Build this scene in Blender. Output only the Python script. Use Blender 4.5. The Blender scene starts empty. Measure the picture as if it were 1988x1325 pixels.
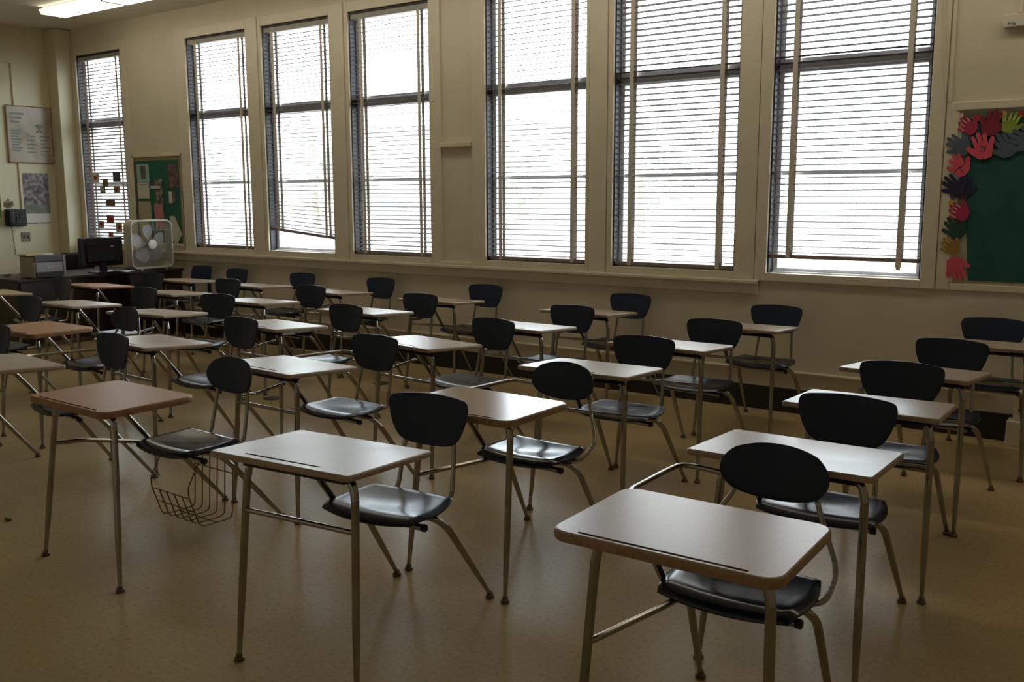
import bpy, bmesh, math, random
from mathutils import Vector, Matrix
random.seed(7)
S = bpy.context.scene
COL = S.collection
PI = math.pi

# ------------------------------------------------------------------ camera
def make_camera():
    f, yaw, pit, rol = 1827.45, math.radians(35.484), math.radians(8.691), math.radians(-0.157)
    fw = Vector((-math.sin(yaw)*math.cos(pit), math.cos(yaw)*math.cos(pit), -math.sin(pit)))
    rt = Vector((math.cos(yaw), math.sin(yaw), 0)); up = rt.cross(fw)
    r2 = math.cos(rol)*rt + math.sin(rol)*up
    u2 = -math.sin(rol)*rt + math.cos(rol)*up
    cam = bpy.data.cameras.new('camera'); o = bpy.data.objects.new('camera', cam); COL.objects.link(o)
    cam.sensor_width = 36; cam.sensor_fit = 'HORIZONTAL'; cam.lens = f/1988*36
    cam.clip_start = 0.05; cam.clip_end = 300
    m = Matrix((r2, u2, -fw)).transposed().to_4x4(); m.translation = (0, 0, 1.6114)
    o.matrix_world = m
    S.camera = o
make_camera()

# ------------------------------------------------------------------ light and exposure
SKY = 9.6
LAMP = 3.1
S.view_settings.view_transform = 'Standard'
S.view_settings.look = 'None'
S.view_settings.gamma = 1
S.view_settings.use_curve_mapping = False
S.view_settings.exposure = 0.0
S.cycles.max_bounces = 10
S.cycles.diffuse_bounces = 6
S.cycles.glossy_bounces = 4
S.cycles.transparent_max_bounces = 12
S.cycles.sample_clamp_indirect = 6
S.cycles.use_denoising = True

def make_world():
    w = bpy.data.worlds.new('overcast_sky'); S.world = w; w.use_nodes = True
    nt = w.node_tree; N = nt.nodes; L = nt.links
    bg = N['Background']; bg.inputs['Strength'].default_value = SKY
    tc = N.new('ShaderNodeTexCoord')
    no = N.new('ShaderNodeTexNoise'); no.inputs['Scale'].default_value = 2.2; no.inputs['Detail'].default_value = 5
    L.new(tc.outputs['Generated'], no.inputs['Vector'])
    cr = N.new('ShaderNodeValToRGB')
    cr.color_ramp.elements[0].position = 0.3; cr.color_ramp.elements[0].color = (0.62, 0.80, 1.0, 1)
    cr.color_ramp.elements[1].position = 0.55; cr.color_ramp.elements[1].color = (0.975, 0.98, 1.0, 1)
    L.new(no.outputs['Fac'], cr.inputs['Fac']); L.new(cr.outputs['Color'], bg.inputs['Color'])
make_world()

# windows: x0, x1 (all share the same heights)
WY = 6.87
Z0, Z1 = 1.045, 3.40
WIN = [(-11.69, -10.71), (-9.43, -8.385), (-8.13, -7.115), (-6.85, -5.82), (-5.175, -4.127), (-3.87, -2.80), (-2.545, -1.46)]
for (x0, x1) in WIN:                                   # portals only guide the sampling of the sky
    l = bpy.data.lights.new('sky_portal', 'AREA'); l.shape = 'RECTANGLE'; l.size = x1-x0; l.size_y = Z1-Z0
    l.cycles.is_portal = True
    o = bpy.data.objects.new('sky_portal', l); COL.objects.link(o)
    o.location = ((x0+x1)/2, WY+0.26, (Z0+Z1)/2); o.rotation_euler = (-PI/2, 0, 0)

# ------------------------------------------------------------------ materials
def mat(name, col, rough=0.5, metal=0.0, spec=0.5, noise=None, bump=None, coat=0.0, emit=None, rnoise=None):
    """col; noise=(scale, colour2, amount 0..1, detail); bump=(scale,strength); rnoise=(scale,lo,hi)"""
    m = bpy.data.materials.new(name); m.use_nodes = True
    nt = m.node_tree; N = nt.nodes; L = nt.links; b = N['Principled BSDF']
    b.inputs['Base Color'].default_value = (*col, 1); b.inputs['Roughness'].default_value = rough
    b.inputs['Metallic'].default_value = metal; b.inputs['Specular IOR Level'].default_value = spec
    b.inputs['Coat Weight'].default_value = coat
    if emit: b.inputs['Emission Color'].default_value = (*emit[0], 1); b.inputs['Emission Strength'].default_value = emit[1]
    tc = N.new('ShaderNodeTexCoord')
    if noise:
        n = N.new('ShaderNodeTexNoise'); n.inputs['Scale'].default_value = noise[0]; n.inputs['Detail'].default_value = noise[3] if len(noise) > 3 else 4
        L.new(tc.outputs['Object'], n.inputs['Vector'])
        r = N.new('ShaderNodeMapRange'); r.interpolation_type = 'SMOOTHSTEP'; r.inputs[1].default_value = 0.4; r.inputs[2].default_value = 0.65; r.inputs[4].default_value = noise[2]
        L.new(n.outputs['Fac'], r.inputs[0])
        mx = N.new('ShaderNodeMix'); mx.data_type = 'RGBA'
        mx.inputs[6].default_value = (*col, 1); mx.inputs[7].default_value = (*noise[1], 1)
        L.new(r.outputs[0], mx.inputs[0]); L.new(mx.outputs[2], b.inputs['Base Color'])
    if rnoise:
        n = N.new('ShaderNodeTexNoise'); n.inputs['Scale'].default_value = rnoise[0]; n.inputs['Detail'].default_value = 3
        L.new(tc.outputs['Object'], n.inputs['Vector'])
        r = N.new('ShaderNodeMapRange'); r.interpolation_type = 'SMOOTHSTEP'; r.inputs[1].default_value = 0.35; r.inputs[2].default_value = 0.65
        r.inputs[3].default_value = rnoise[1]; r.inputs[4].default_value = rnoise[2]
        L.new(n.outputs['Fac'], r.inputs[0]); L.new(r.outputs[0], b.inputs['Roughness'])
    if bump:
        n = N.new('ShaderNodeTexNoise'); n.inputs['Scale'].default_value = bump[0]; n.inputs['Detail'].default_value = 3
        L.new(tc.outputs['Object'], n.inputs['Vector'])
        bp = N.new('ShaderNodeBump'); bp.inputs['Strength'].default_value = bump[1]; bp.inputs['Distance'].default_value = 0.002
        L.new(n.outputs['Fac'], bp.inputs['Height']); L.new(bp.outputs['Normal'], b.inputs['Normal'])
    return m

def floor_material():
    m = mat('waxed_tile', (0.40, 0.315, 0.185), 0.27, spec=0.07)
    nt = m.node_tree; N = nt.nodes; L = nt.links; b = N['Principled BSDF']
    tc = N.new('ShaderNodeTexCoord')
    n1 = N.new('ShaderNodeTexNoise'); n1.inputs['Scale'].default_value = 55; n1.inputs['Detail'].default_value = 6
    n2 = N.new('ShaderNodeTexNoise'); n2.inputs['Scale'].default_value = 1.1; n2.inputs['Detail'].default_value = 2
    br = N.new('ShaderNodeTexBrick'); br.offset = 0; br.inputs['Scale'].default_value = 1
    br.inputs['Brick Width'].default_value = 0.305; br.inputs['Row Height'].default_value = 0.305
    br.inputs['Mortar Size'].default_value = 0.0012
    br.inputs['Color1'].default_value = (0.52, 0.39, 0.205, 1); br.inputs['Color2'].default_value = (0.49, 0.365, 0.19, 1)
    br.inputs['Mortar'].default_value = (0.455, 0.34, 0.175, 1)
    for x in (n1, n2, br): L.new(tc.outputs['Object'], x.inputs['Vector'])
    def mix(a, bcol, fac, blend='MIX'):
        x = N.new('ShaderNodeMix'); x.data_type = 'RGBA'; x.blend_type = blend
        L.new(a, x.inputs[6]); x.inputs[7].default_value = bcol; L.new(fac, x.inputs[0]); return x.outputs[2]
    def rng(src, lo, hi, a, bb):
        r = N.new('ShaderNodeMapRange'); r.interpolation_type = 'SMOOTHSTEP'; r.inputs[1].default_value = lo; r.inputs[2].default_value = hi
        r.inputs[3].default_value = a; r.inputs[4].default_value = bb; L.new(src, r.inputs[0]); return r.outputs[0]
    c = mix(br.outputs['Color'], (0.24, 0.175, 0.095, 1), rng(n1.outputs['Fac'], .52, .75, 0, .42))
    c = mix(c, (0.55, 0.44, 0.28, 1), rng(n1.outputs['Fac'], .45, .3, 0, .5))
    c = mix(c, (0.27, 0.20, 0.11, 1), rng(n2.outputs['Fac'], .4, .8, 0, .35))
    L.new(c, b.inputs['Base Color'])
    return m

def laminate(name, col, dark, light, rough=0.3, spec=0.75, smudge=.6):
    m = mat(name, col, rough, spec=spec)
    nt = m.node_tree; N = nt.nodes; L = nt.links; b = N['Principled BSDF']
    tc = N.new('ShaderNodeTexCoord'); oi = N.new('ShaderNodeObjectInfo')
    off = N.new('ShaderNodeVectorMath'); off.operation = 'ADD'
    sc = N.new('ShaderNodeVectorMath'); sc.operation = 'SCALE'; sc.inputs['Scale'].default_value = 17.0
    cmb = N.new('ShaderNodeCombineXYZ'); L.new(oi.outputs['Random'], cmb.inputs[0]); L.new(oi.outputs['Random'], cmb.inputs[1])
    L.new(cmb.outputs[0], sc.inputs[0]); L.new(tc.outputs['Object'], off.inputs[0]); L.new(sc.outputs[0], off.inputs[1])
    n1 = N.new('ShaderNodeTexNoise'); n1.inputs['Scale'].default_value = 260; n1.inputs['Detail'].default_value = 2
    n2 = N.new('ShaderNodeTexNoise'); n2.inputs['Scale'].default_value = 4.5; n2.inputs['Detail'].default_value = 2
    for n in (n1, n2): L.new(off.outputs[0], n.inputs['Vector'])
    def rng(src, lo, hi, a, bb):
        r = N.new('ShaderNodeMapRange'); r.interpolation_type = 'SMOOTHSTEP'; r.inputs[1].default_value = lo; r.inputs[2].default_value = hi
        r.inputs[3].default_value = a; r.inputs[4].default_value = bb; L.new(src, r.inputs[0]); return r.outputs[0]
    x = N.new('ShaderNodeMix'); x.data_type = 'RGBA'; x.inputs[6].default_value = (*col, 1); x.inputs[7].default_value = (*dark, 1)
    L.new(rng(n1.outputs['Fac'], .5, .75, 0, .42), x.inputs[0])
    y = N.new('ShaderNodeMix'); y.data_type = 'RGBA'; L.new(x.outputs[2], y.inputs[6]); y.inputs[7].default_value = (*light, 1)
    L.new(rng(n2.outputs['Fac'], .35, .8, 0, smudge), y.inputs[0])
    L.new(y.outputs[2], b.inputs['Base Color'])
    L.new(rng(n2.outputs['Fac'], .25, .85, rough, rough+.1*smudge), b.inputs['Roughness'])
    return m

def glass_material():
    m = bpy.data.materials.new('window_glass'); m.use_nodes = True
    nt = m.node_tree; N = nt.nodes; L = nt.links; N.remove(N['Principled BSDF'])
    t = N.new('ShaderNodeBsdfTransparent'); t.inputs['Color'].default_value = (0.94, 0.97, 0.96, 1)
    g = N.new('ShaderNodeBsdfGlossy'); g.inputs['Roughness'].default_value = 0.02
    lw = N.new('ShaderNodeLayerWeight'); lw.inputs['Blend'].default_value = .5        # facing is alike on both sides of the pane
    pw = N.new('ShaderNodeMath'); pw.operation = 'POWER'; pw.inputs[1].default_value = 5; L.new(lw.outputs['Facing'], pw.inputs[0])
    fr = N.new('ShaderNodeMath'); fr.operation = 'MULTIPLY_ADD'; fr.inputs[1].default_value = .9; fr.inputs[2].default_value = .035; L.new(pw.outputs[0], fr.inputs[0])
    mx = N.new('ShaderNodeMixShader'); L.new(fr.outputs[0], mx.inputs[0]); L.new(t.outputs[0], mx.inputs[1]); L.new(g.outputs[0], mx.inputs[2])
    L.new(mx.outputs[0], N['Material Output'].inputs['Surface'])
    return m

M = {}
M['wall'] = mat('cream_wall_paint', (0.71, 0.645, 0.515), 0.6, noise=(2.5, (0.66, 0.595, 0.465), .6), bump=(60, .25))
M['wall_left'] = mat('yellow_wall_paint', (0.70, 0.64, 0.45), 0.6, noise=(2.5, (0.65, 0.59, 0.41), .6), bump=(60, .25))
M['trim'] = mat('cream_gloss_paint', (0.74, 0.675, 0.54), 0.4, noise=(6, (0.69, 0.62, 0.485), .5))
M['ceiling'] = mat('ceiling_paint', (0.80, 0.77, 0.68), 0.8, noise=(1.5, (0.75, 0.72, 0.63), .5))
M['floor'] = floor_material()
M['base'] = mat('dark_vinyl_base', (0.018, 0.014, 0.012), 0.45)
M['reveal'] = mat('dark_reveal_lining', (0.035, 0.030, 0.036), 0.5)  # near-black in one even tone over the whole lining
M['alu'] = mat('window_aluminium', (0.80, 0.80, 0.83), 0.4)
M['glass'] = glass_material()
M['slat'] = mat('blind_slat', (0.20, 0.185, 0.185), 0.75, spec=0.15)
M['tape'] = mat('blind_tape', (0.64, 0.57, 0.49), 0.9)
M['rail'] = mat('blind_rail', (0.26, 0.20, 0.17), 0.5)
M['head'] = mat('blind_headrail', (0.36, 0.35, 0.30), 0.5)
M['chrome'] = mat('worn_chrome', (0.40, 0.38, 0.345), 0.16, metal=1.0, noise=(7, (0.31, 0.27, 0.215), .5), rnoise=(5, .12, .24))
M['seat'] = mat('navy_black_shell', (0.010, 0.016, 0.028), 0.16, spec=0.5, rnoise=(3, .14, .22))
M['seat2'] = mat('navy_black_matte_shell', (0.012, 0.018, 0.032), 0.27, spec=0.45, rnoise=(3, .22, .32))
M['back'] = mat('navy_shell_back', (0.020, 0.031, 0.060), 0.45, spec=0.3)
M['black'] = mat('black_rubber', (0.012, 0.011, 0.011), 0.5)
M['glide'] = mat('brown_glide', (0.15, 0.115, 0.075), 0.4, metal=0.4)
M['bracket'] = mat('dark_steel', (0.05, 0.045, 0.04), 0.5, metal=0.6)
M['beige_top'] = laminate('beige_laminate', (0.47, 0.365, 0.265), (0.34, 0.24, 0.155), (0.62, 0.53, 0.44), 0.30, 0.62)
M['tan_top'] = laminate('tan_laminate', (0.50, 0.345, 0.215), (0.34, 0.21, 0.115), (0.53, 0.375, 0.24), 0.20, 0.48, 0)
M['pink_top'] = laminate('pinkish_laminate', (0.56, 0.425, 0.365), (0.40, 0.28, 0.22), (0.58, 0.45, 0.39), 0.25, 0.5, 0)
M['brown_top'] = laminate('orange_brown_laminate', (0.49, 0.265, 0.13), (0.32, 0.16, 0.07), (0.50, 0.28, 0.145), 0.4, 0.15, .15)
M['beige_edge'] = mat('beige_edge_band', (0.46, 0.345, 0.245), 0.45, noise=(90, (0.34, 0.24, 0.16), .6))
M['tan_edge'] = mat('tan_edge_band', (0.40, 0.25, 0.135), 0.35, noise=(60, (0.29, 0.17, 0.085), .6))
M['brown_edge'] = mat('brown_edge_band', (0.37, 0.20, 0.10), 0.4, noise=(60, (0.26, 0.13, 0.06), .6))
M['groove'] = mat('worn_groove', (0.22, 0.15, 0.095), 0.6)
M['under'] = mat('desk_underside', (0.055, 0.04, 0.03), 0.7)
M['wire'] = mat('brass_wire', (0.18, 0.125, 0.05), 0.4, metal=0.8)
M['desk'] = mat('dark_teacher_desk', (0.035, 0.022, 0.018), 0.4, noise=(8, (0.02, 0.013, 0.01), .6))
M['white'] = mat('white_paper', (0.68, 0.66, 0.60), 0.8)
M['cream'] = mat('cream_paper', (0.50, 0.45, 0.32), 0.8)
M['yellow'] = mat('yellow_paper', (0.62, 0.45, 0.05), 0.8)
M['pinkp'] = mat('pink_paper', (0.60, 0.22, 0.27), 0.8)
M['teal'] = mat('pale_teal_paper', (0.33, 0.52, 0.50), 0.8)
M['green'] = mat('green_board_paper', (0.020, 0.135, 0.085), 0.85, noise=(7, (0.014, 0.10, 0.075), .7))
M['green2'] = mat('dark_green_board_paper', (0.020, 0.105, 0.092), 0.85, noise=(5, (0.015, 0.080, 0.074), .8))
M['lgreen'] = mat('light_green_paper', (0.18, 0.42, 0.14), 0.8)
M['photo'] = mat('dark_photo_print', (0.06, 0.035, 0.04), 0.35, noise=(16, (0.22, 0.13, 0.12), .9))
M['photo2'] = mat('mixed_photo_print', (0.05, 0.035, 0.045), 0.35, noise=(20, (0.34, 0.30, 0.27), 1))
M['photo3'] = mat('grass_photo_print', (0.11, 0.14, 0.07), 0.4, noise=(22, (0.20, 0.19, 0.14), .8))
M['kraft'] = mat('kraft_card', (0.16, 0.11, 0.065), 0.8, noise=(30, (0.24, 0.17, 0.11), .8))
M['redc'] = mat('red_ink', (0.42, 0.035, 0.03), 0.7)
M['redcard'] = mat('faded_red_card', (0.40, 0.14, 0.10), 0.8)
M['hotpink'] = mat('hot_pink_paper', (0.72, 0.09, 0.15), 0.8)
M['rose'] = mat('light_pink_paper', (0.80, 0.22, 0.26), 0.8)
M['magenta'] = mat('magenta_paper', (0.42, 0.035, 0.10), 0.8)
M['crimson'] = mat('crimson_paper', (0.24, 0.018, 0.04), 0.8)
M['slate'] = mat('slate_blue_paper', (0.085, 0.125, 0.17), 0.8)
M['navyp'] = mat('navy_paper', (0.022, 0.022, 0.065), 0.8)
M['greenp'] = mat('dark_green_paper', (0.012, 0.065, 0.045), 0.8)
M['gold'] = mat('gold_paper', (0.34, 0.20, 0.045), 0.8)
M['lgold'] = mat('pale_gold_paper', (0.55, 0.38, 0.10), 0.8)
M['lime'] = mat('lime_paper', (0.26, 0.34, 0.05), 0.8)
M['llime'] = mat('pale_lime_paper', (0.48, 0.58, 0.14), 0.8)
M['orange'] = mat('orange_border', (0.46, 0.20, 0.08), 0.8, noise=(60, (0.14, 0.30, 0.16), 1))
M['floral'] = mat('floral_border', (0.07, 0.13, 0.07), 0.8, noise=(38, (0.24, 0.08, 0.07), 1))
M['fanw'] = mat('dusty_white_plastic', (0.60, 0.57, 0.50), 0.5)
M['fang'] = mat('fan_grille_grey', (0.30, 0.28, 0.25), 0.5)
M['blade'] = mat('fan_blade_plastic', (0.33, 0.32, 0.31), 0.4)
M['pgrey'] = mat('printer_grey', (0.27, 0.27, 0.29), 0.45)
M['pbeige'] = mat('printer_beige', (0.38, 0.35, 0.31), 0.5)
M['pdark'] = mat('printer_dark', (0.05, 0.05, 0.058), 0.45)
M['mon'] = mat('monitor_black', (0.010, 0.010, 0.013), 0.4)
M['logo'] = mat('grey_logo_print', (0.40, 0.44, 0.50), 0.5)
M['brick_wall'] = mat('pale_render', (0.72, 0.70, 0.66), 0.8, noise=(1, (0.66, 0.63, 0.58), .5))
M['tealglass'] = mat('teal_window_glass', (0.26, 0.42, 0.44), 0.15)
M['leaf'] = mat('pale_leaf', (0.50, 0.52, 0.46), 0.7, noise=(2, (0.40, 0.43, 0.36), .8))
M['bark'] = mat('grey_bark', (0.30, 0.26, 0.22), 0.9)
M['ground'] = mat('pale_pavement', (0.40, 0.39, 0.36), 0.9, noise=(.5, (0.34, 0.33, 0.30), .6))
M['steel'] = mat('galvanised_steel', (0.5, 0.5, 0.5), 0.4, metal=0.8)
M['lampshell'] = mat('lamp_housing', (0.62, 0.60, 0.54), 0.4)
M['lampon'] = mat('lit_diffuser', (0.8, 0.75, 0.6), 0.5, emit=((1.0, 0.91, 0.72), LAMP))
M['ink'] = mat('black_marker', (0.03, 0.028, 0.028), 0.7)
M['bluegrey'] = mat('blue_grey_print', (0.24, 0.27, 0.25), 0.8)
M['brownstrip'] = mat('brown_border_strip', (0.28, 0.15, 0.09), 0.8)

# ------------------------------------------------------------------ mesh helpers
class MB:
    """collects shapes; build() links them as ONE mesh object"""
    def __init__(s): s.v = []; s.f = []; s.mi = []
    def add(s, vs, fs, mi=0):
        o = len(s.v); s.v += [tuple(p) for p in vs]; s.f += [tuple(i+o for i in f) for f in fs]; s.mi += [mi]*len(fs); return s
    def box(s, x0, x1, y0, y1, z0, z1, mi=0, M4=None):
        vs = [Vector((x, y, z)) for z in (z0, z1) for y in (y0, y1) for x in (x0, x1)]
        if M4: vs = [M4 @ v for v in vs]
        return s.add(vs, [(0, 2, 3, 1), (4, 5, 7, 6), (0, 1, 5, 4), (2, 6, 7, 3), (0, 4, 6, 2), (1, 3, 7, 5)], mi)
    def bevbox(s, x0, x1, y0, y1, z0, z1, b=.004, mi=0):
        bm = bmesh.new(); bmesh.ops.create_cube(bm, size=1)
        for v in bm.verts: v.co = ((x0+x1)/2+v.co.x*(x1-x0), (y0+y1)/2+v.co.y*(y1-y0), (z0+z1)/2+v.co.z*(z1-z0))
        bmesh.ops.bevel(bm, geom=bm.edges[:], offset=b, segments=2, profile=.5, affect='EDGES')
        bm.verts.index_update(); s.add([v.co.copy() for v in bm.verts], [[v.index for v in f.verts] for f in bm.faces], mi); bm.free(); return s
    def tube(s, pts, rad, n=12, fil=0.0, seg=5, mi=0, cap=True):
        P = [Vector(p) for p in pts]; R = [rad]*len(P) if not isinstance(rad, (list, tuple)) else list(rad)
        if fil > 0 and len(P) > 2:                       # round the inner corners
            Q = [P[0]]; RR = [R[0]]
            for i in range(1, len(P)-1):
                a, b, c = P[i-1], P[i], P[i+1]
                d = min(fil, (a-b).length*.45, (c-b).length*.45)
                p0 = b+(a-b).normalized()*d; p2 = b+(c-b).normalized()*d
                for k in range(seg+1):
                    t = k/seg; Q.append((1-t)**2*p0+2*t*(1-t)*b+t*t*p2); RR.append(R[i])
            Q.append(P[-1]); RR.append(R[-1]); P, R = Q, RR
        T = [(P[min(i+1, len(P)-1)]-P[max(i-1, 0)]).normalized() for i in range(len(P))]
        nrm = T[0].orthogonal().normalized(); vs = []; fs = []
        for i, p in enumerate(P):
            nrm = (nrm - T[i]*nrm.dot(T[i])).normalized(); bn = T[i].cross(nrm)
            for k in range(n):
                a = 2*PI*k/n; vs.append(p+(nrm*math.cos(a)+bn*math.sin(a))*R[i])
        for i in range(len(P)-1):
            for k in range(n):
                a = i*n+k; b = i*n+(k+1) % n; fs.append((a, b, b+n, a+n))
        if cap: fs.append(tuple(range(n))[::-1]); fs.append(tuple(range(len(vs)-n, len(vs))))
        return s.add(vs, fs, mi)
    def lathe(s, prof, c=(0, 0, 0), n=16, mi=0, axis='Z'):
        vs = []; fs = []
        for (r, z) in prof:
            for k in range(n):
                a = 2*PI*k/n; p = Vector((r*math.cos(a), r*math.sin(a), z))
                if axis == 'X': p = Vector((p.z, p.x, p.y))
                if axis == 'Y': p = Vector((p.x, p.z, p.y))
                vs.append(Vector(c)+p)
        for i in range(len(prof)-1):
            for k in range(n):
                a = i*n+k; b = i*n+(k+1) % n; fs.append((a, b, b+n, a+n))
        fs.append(tuple(range(n))[::-1]); fs.append(tuple(range(len(vs)-n, len(vs))))
        return s.add(vs, fs, mi)
    def prism(s, outline, y0, y1, mi=0, plane='XZ'):
        """outline of (a,b) points extruded along the third axis from y0 to y1"""
        n = len(outline); mk = (lambda a, b, t: (a, t, b)) if plane == 'XZ' else ((lambda a, b, t: (a, b, t)) if plane == 'XY' else (lambda a, b, t: (t, a, b)))
        vs = [mk(a, b, y0) for a, b in outline]+[mk(a, b, y1) for a, b in outline]
        fs = [tuple(range(n)), tuple(range(2*n-1, n-1, -1))]+[(i, i+n, (i+1) % n+n, (i+1) % n) for i in range(n)]
        return s.add(vs, fs, mi)
    def mesh(s, name, mats, smooth=None):
        me = bpy.data.meshes.new(name); me.from_pydata(s.v, [], s.f)
        for m in (mats if isinstance(mats, (list, tuple)) else [mats]): me.materials.append(m)
        me.polygons.foreach_set('material_index', s.mi)
        bm = bmesh.new(); bm.from_mesh(me); bmesh.ops.recalc_face_normals(bm, faces=bm.faces); bm.to_mesh(me); bm.free()
        if smooth:
            me.polygons.foreach_set('use_smooth', [True]*len(me.polygons)); me.set_sharp_from_angle(angle=math.radians(smooth))
        me.update(); return me
    def build(s, name, mats, parent=None, smooth=None, loc=None):
        return put(name, s.mesh(name, mats, smooth), parent, loc)

def put(name, data, parent=None, loc=None, rotz=None):
    o = bpy.data.objects.new(name, data); COL.objects.link(o)
    if parent: o.parent = parent
    if loc: o.location = loc
    if rotz is not None: o.rotation_euler = (0, 0, rotz)
    return o
def thing(name, label, cat, loc=(0, 0, 0), rotz=0, group=None):
    o = put(name, None, None, loc, rotz); o.empty_display_size = .05
    return tag(o, label, cat, group)
def tag(o, label, cat, group=None, kind=None):
    o['label'] = label; o['category'] = cat
    if group: o['group'] = group
    if kind: o['kind'] = kind
    return o
def struct(name, mb, m, parent=None, smooth=None):
    o = mb.build(name, m, parent, smooth)
    if not parent: o['kind'] = 'structure'
    return o

# ------------------------------------------------------------------ room shell
XL, XR, YF, ZC = -12.02, 2.6, -2.4, 3.73
struct('floor', MB().box(XL-.1, XR+.1, YF-.1, WY+.2, -.1, 0), M['floor'])
struct('ceiling', MB().box(XL-.1, XR+.1, YF-.1, WY+.2, ZC, ZC+.1), M['ceiling'])
b = MB(); xs = [XL-.1]+[x for w in WIN for x in w]+[XR+.1]
for i in range(0, len(xs), 2): b.box(xs[i], xs[i+1], WY, WY+.22, 0, ZC)
for (x0, x1) in WIN: b.box(x0, x1, WY, WY+.22, 0, Z0); b.box(x0, x1, WY, WY+.22, Z1, ZC)
struct('wall_back', b, M['wall'])
struct('wall_left', MB().box(XL-.1, XL, YF-.1, WY, 0, ZC), M['wall_left'])
struct('wall_right', MB().box(XR, XR+.1, YF-.1, WY, 0, ZC), M['wall'])
struct('wall_front', MB().box(XL, XR, YF-.1, YF, 0, ZC), M['wall'])
struct('trim_1', MB().bevbox(XL, -11.79, 6.654, WY, 0, ZC-.01, .008), M['wall_left'])                 # pilaster in the corner
struct('baseboard_back', MB().bevbox(-11.79, XR, WY-.02, WY, 0, .182, .005), M['base'])
struct('baseboard_left', MB().bevbox(XL, XL+.02, YF, 6.654, 0, .15, .005), M['base'])
# casings: flat boards round each group of windows, proud of the wall
def casing(name, rects, mb=None):
    mb = mb or MB()
    for (x0, x1, z0, z1, d) in rects: mb.bevbox(x0, x1, WY-d, WY+.002, z0, z1, .004)
    return struct(name, mb, M['trim'])
casing('trim_2', [(-11.785, -11.69, Z0, 3.50, .022), (-10.71, -10.60, Z0, 3.50, .022), (-11.69, -10.71, Z1, 3.50, .022), (-11.785, -10.60, .99, Z0, .022)])
def group(name, left, right, wins):
    r = [(left, WIN[wins[0]][0], .99, 3.50, .022), (WIN[wins[-1]][1], right, .99, 3.50, .022)]
    for a in wins:
        r += [(WIN[a][0], WIN[a][1], Z1, 3.50, .022), (WIN[a][0], WIN[a][1], .99, Z0, .022)]
    for a, c in zip(wins, wins[1:]):
        x0, x1 = WIN[a][1], WIN[c][0]
        r += [(x0, x0+.032, .99, 3.50, .022), (x1-.05, x1, .99, 3.50, .022), (x0+.037, x1-.055, .99, 3.50, .03)]
    casing(name, r)
group('trim_3', -9.62, -5.685, [1, 2, 3])
group('trim_4', -5.325, -2.64, [4, 5])
casing('trim_5', [(-2.635, -2.545, .985, 3.50, .022), (-1.46, -1.365, .985, 3.50, .022), (-2.545, -1.46, Z1, 3.50, .022), (-2.545, -1.46, .985, Z0, .022)])
b = MB(); b.bevbox(-11.785, -2.60, WY-.055, WY, .958, .990, .008); b.bevbox(-11.785, -2.605, WY-.024, WY, .880, .958, .005)
struct('trim_6', b, M['trim'])                                                                      # sill nosing and apron
b = MB(); b.bevbox(-5.68, -5.33, WY-.05, WY, 2.065, 2.11, .006); b.bevbox(-5.69, -5.32, WY-.035, WY, .99, 1.02, .006)
struct('trim_7', b, M['trim'])                                                                      # little ledges in the panel
b = MB(); b.tube([(-11.7, WY-.014, .31), (-.95, WY-.014, .31)], .012, 8)
for x in (-9.5, -7.6, -5.6, -3.9, -2.45, -1.7): b.bevbox(x-.02, x+.02, WY-.028, WY, .295, .325, .003)
struct('trim_8', b, M['trim'], smooth=40)                                                           # painted conduit low on the wall
b = MB()
for x in (-1.345, -.965): b.bevbox(x-.012, x+.012, WY-.018, WY, 2.22 if x < -1.2 else 2.75, ZC, .003)
struct('trim_9', b, M['trim'])                                                                      # wall battens above the board
b = MB(); b.bevbox(XL, XL+.018, 6.185, 6.215, 1.3, 3.27, .003); b.bevbox(XL, XL+.012, 3.0, 6.2, 3.27, 3.31, .003); b.bevbox(XL, XL+.015, 5.93, 5.945, 1.3, 3.27, .003)
struct('trim_10', b, M['wall_left'])

# ------------------------------------------------------------------ windows
def box_mesh(name, m):
    return MB().box(-.5, .5, -.5, .5, -.5, .5).mesh(name, m)
ZT0, ZT1, ZM = 2.50, 2.605, 1.785
for i, (x0, x1) in enumerate(WIN):
    w = put('window_%d' % (i+1), None, None, ((x0+x1)/2, WY, Z0)); w['kind'] = 'structure'
    hw = (x1-x0)/2; H = Z1-Z0
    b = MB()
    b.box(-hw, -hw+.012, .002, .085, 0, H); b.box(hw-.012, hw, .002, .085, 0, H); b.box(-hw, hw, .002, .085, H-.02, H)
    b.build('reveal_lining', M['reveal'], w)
    b = MB(); y0, y1 = .085, .19
    b.bevbox(-hw, -hw+.05, y0, y1, 0, H, .004); b.bevbox(hw-.05, hw, y0, y1, 0, H, .004)
    b.bevbox(-hw+.05, hw-.05, y0, y1, H-.06, H, .004)
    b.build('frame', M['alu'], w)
    b = MB(); b.bevbox(-hw+.05, hw-.05, y0, y1, -.02, .035, .004); b.bevbox(-hw+.02, hw-.02, .05, y0+.02, -.01, .012, .003)
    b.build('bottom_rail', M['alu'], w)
    b = MB(); b.bevbox(-hw+.05, hw-.05, y0-.02, y1, ZT0-Z0, ZT0-Z0+.035, .006); b.bevbox(-hw+.05, hw-.05, y0, y1, ZT0-Z0+.035, ZT1-Z0, .006)
    b.bevbox(-hw+.05, hw-.05, y0-.012, y0, ZT0-Z0+.06, ZT0-Z0+.075, .003)
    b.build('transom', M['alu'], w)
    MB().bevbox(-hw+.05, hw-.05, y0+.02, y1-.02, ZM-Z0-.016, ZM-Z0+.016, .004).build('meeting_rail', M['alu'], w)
    for (za, zb, yy) in ((.035, ZM-Z0-.016, .15), (ZM-Z0+.016, ZT0-Z0, .125), (ZT1-Z0, H-.06, .14)):
        MB().box(-hw+.05, hw-.05, yy, yy+.005, za, zb).build('pane', M['glass'], w)

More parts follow.
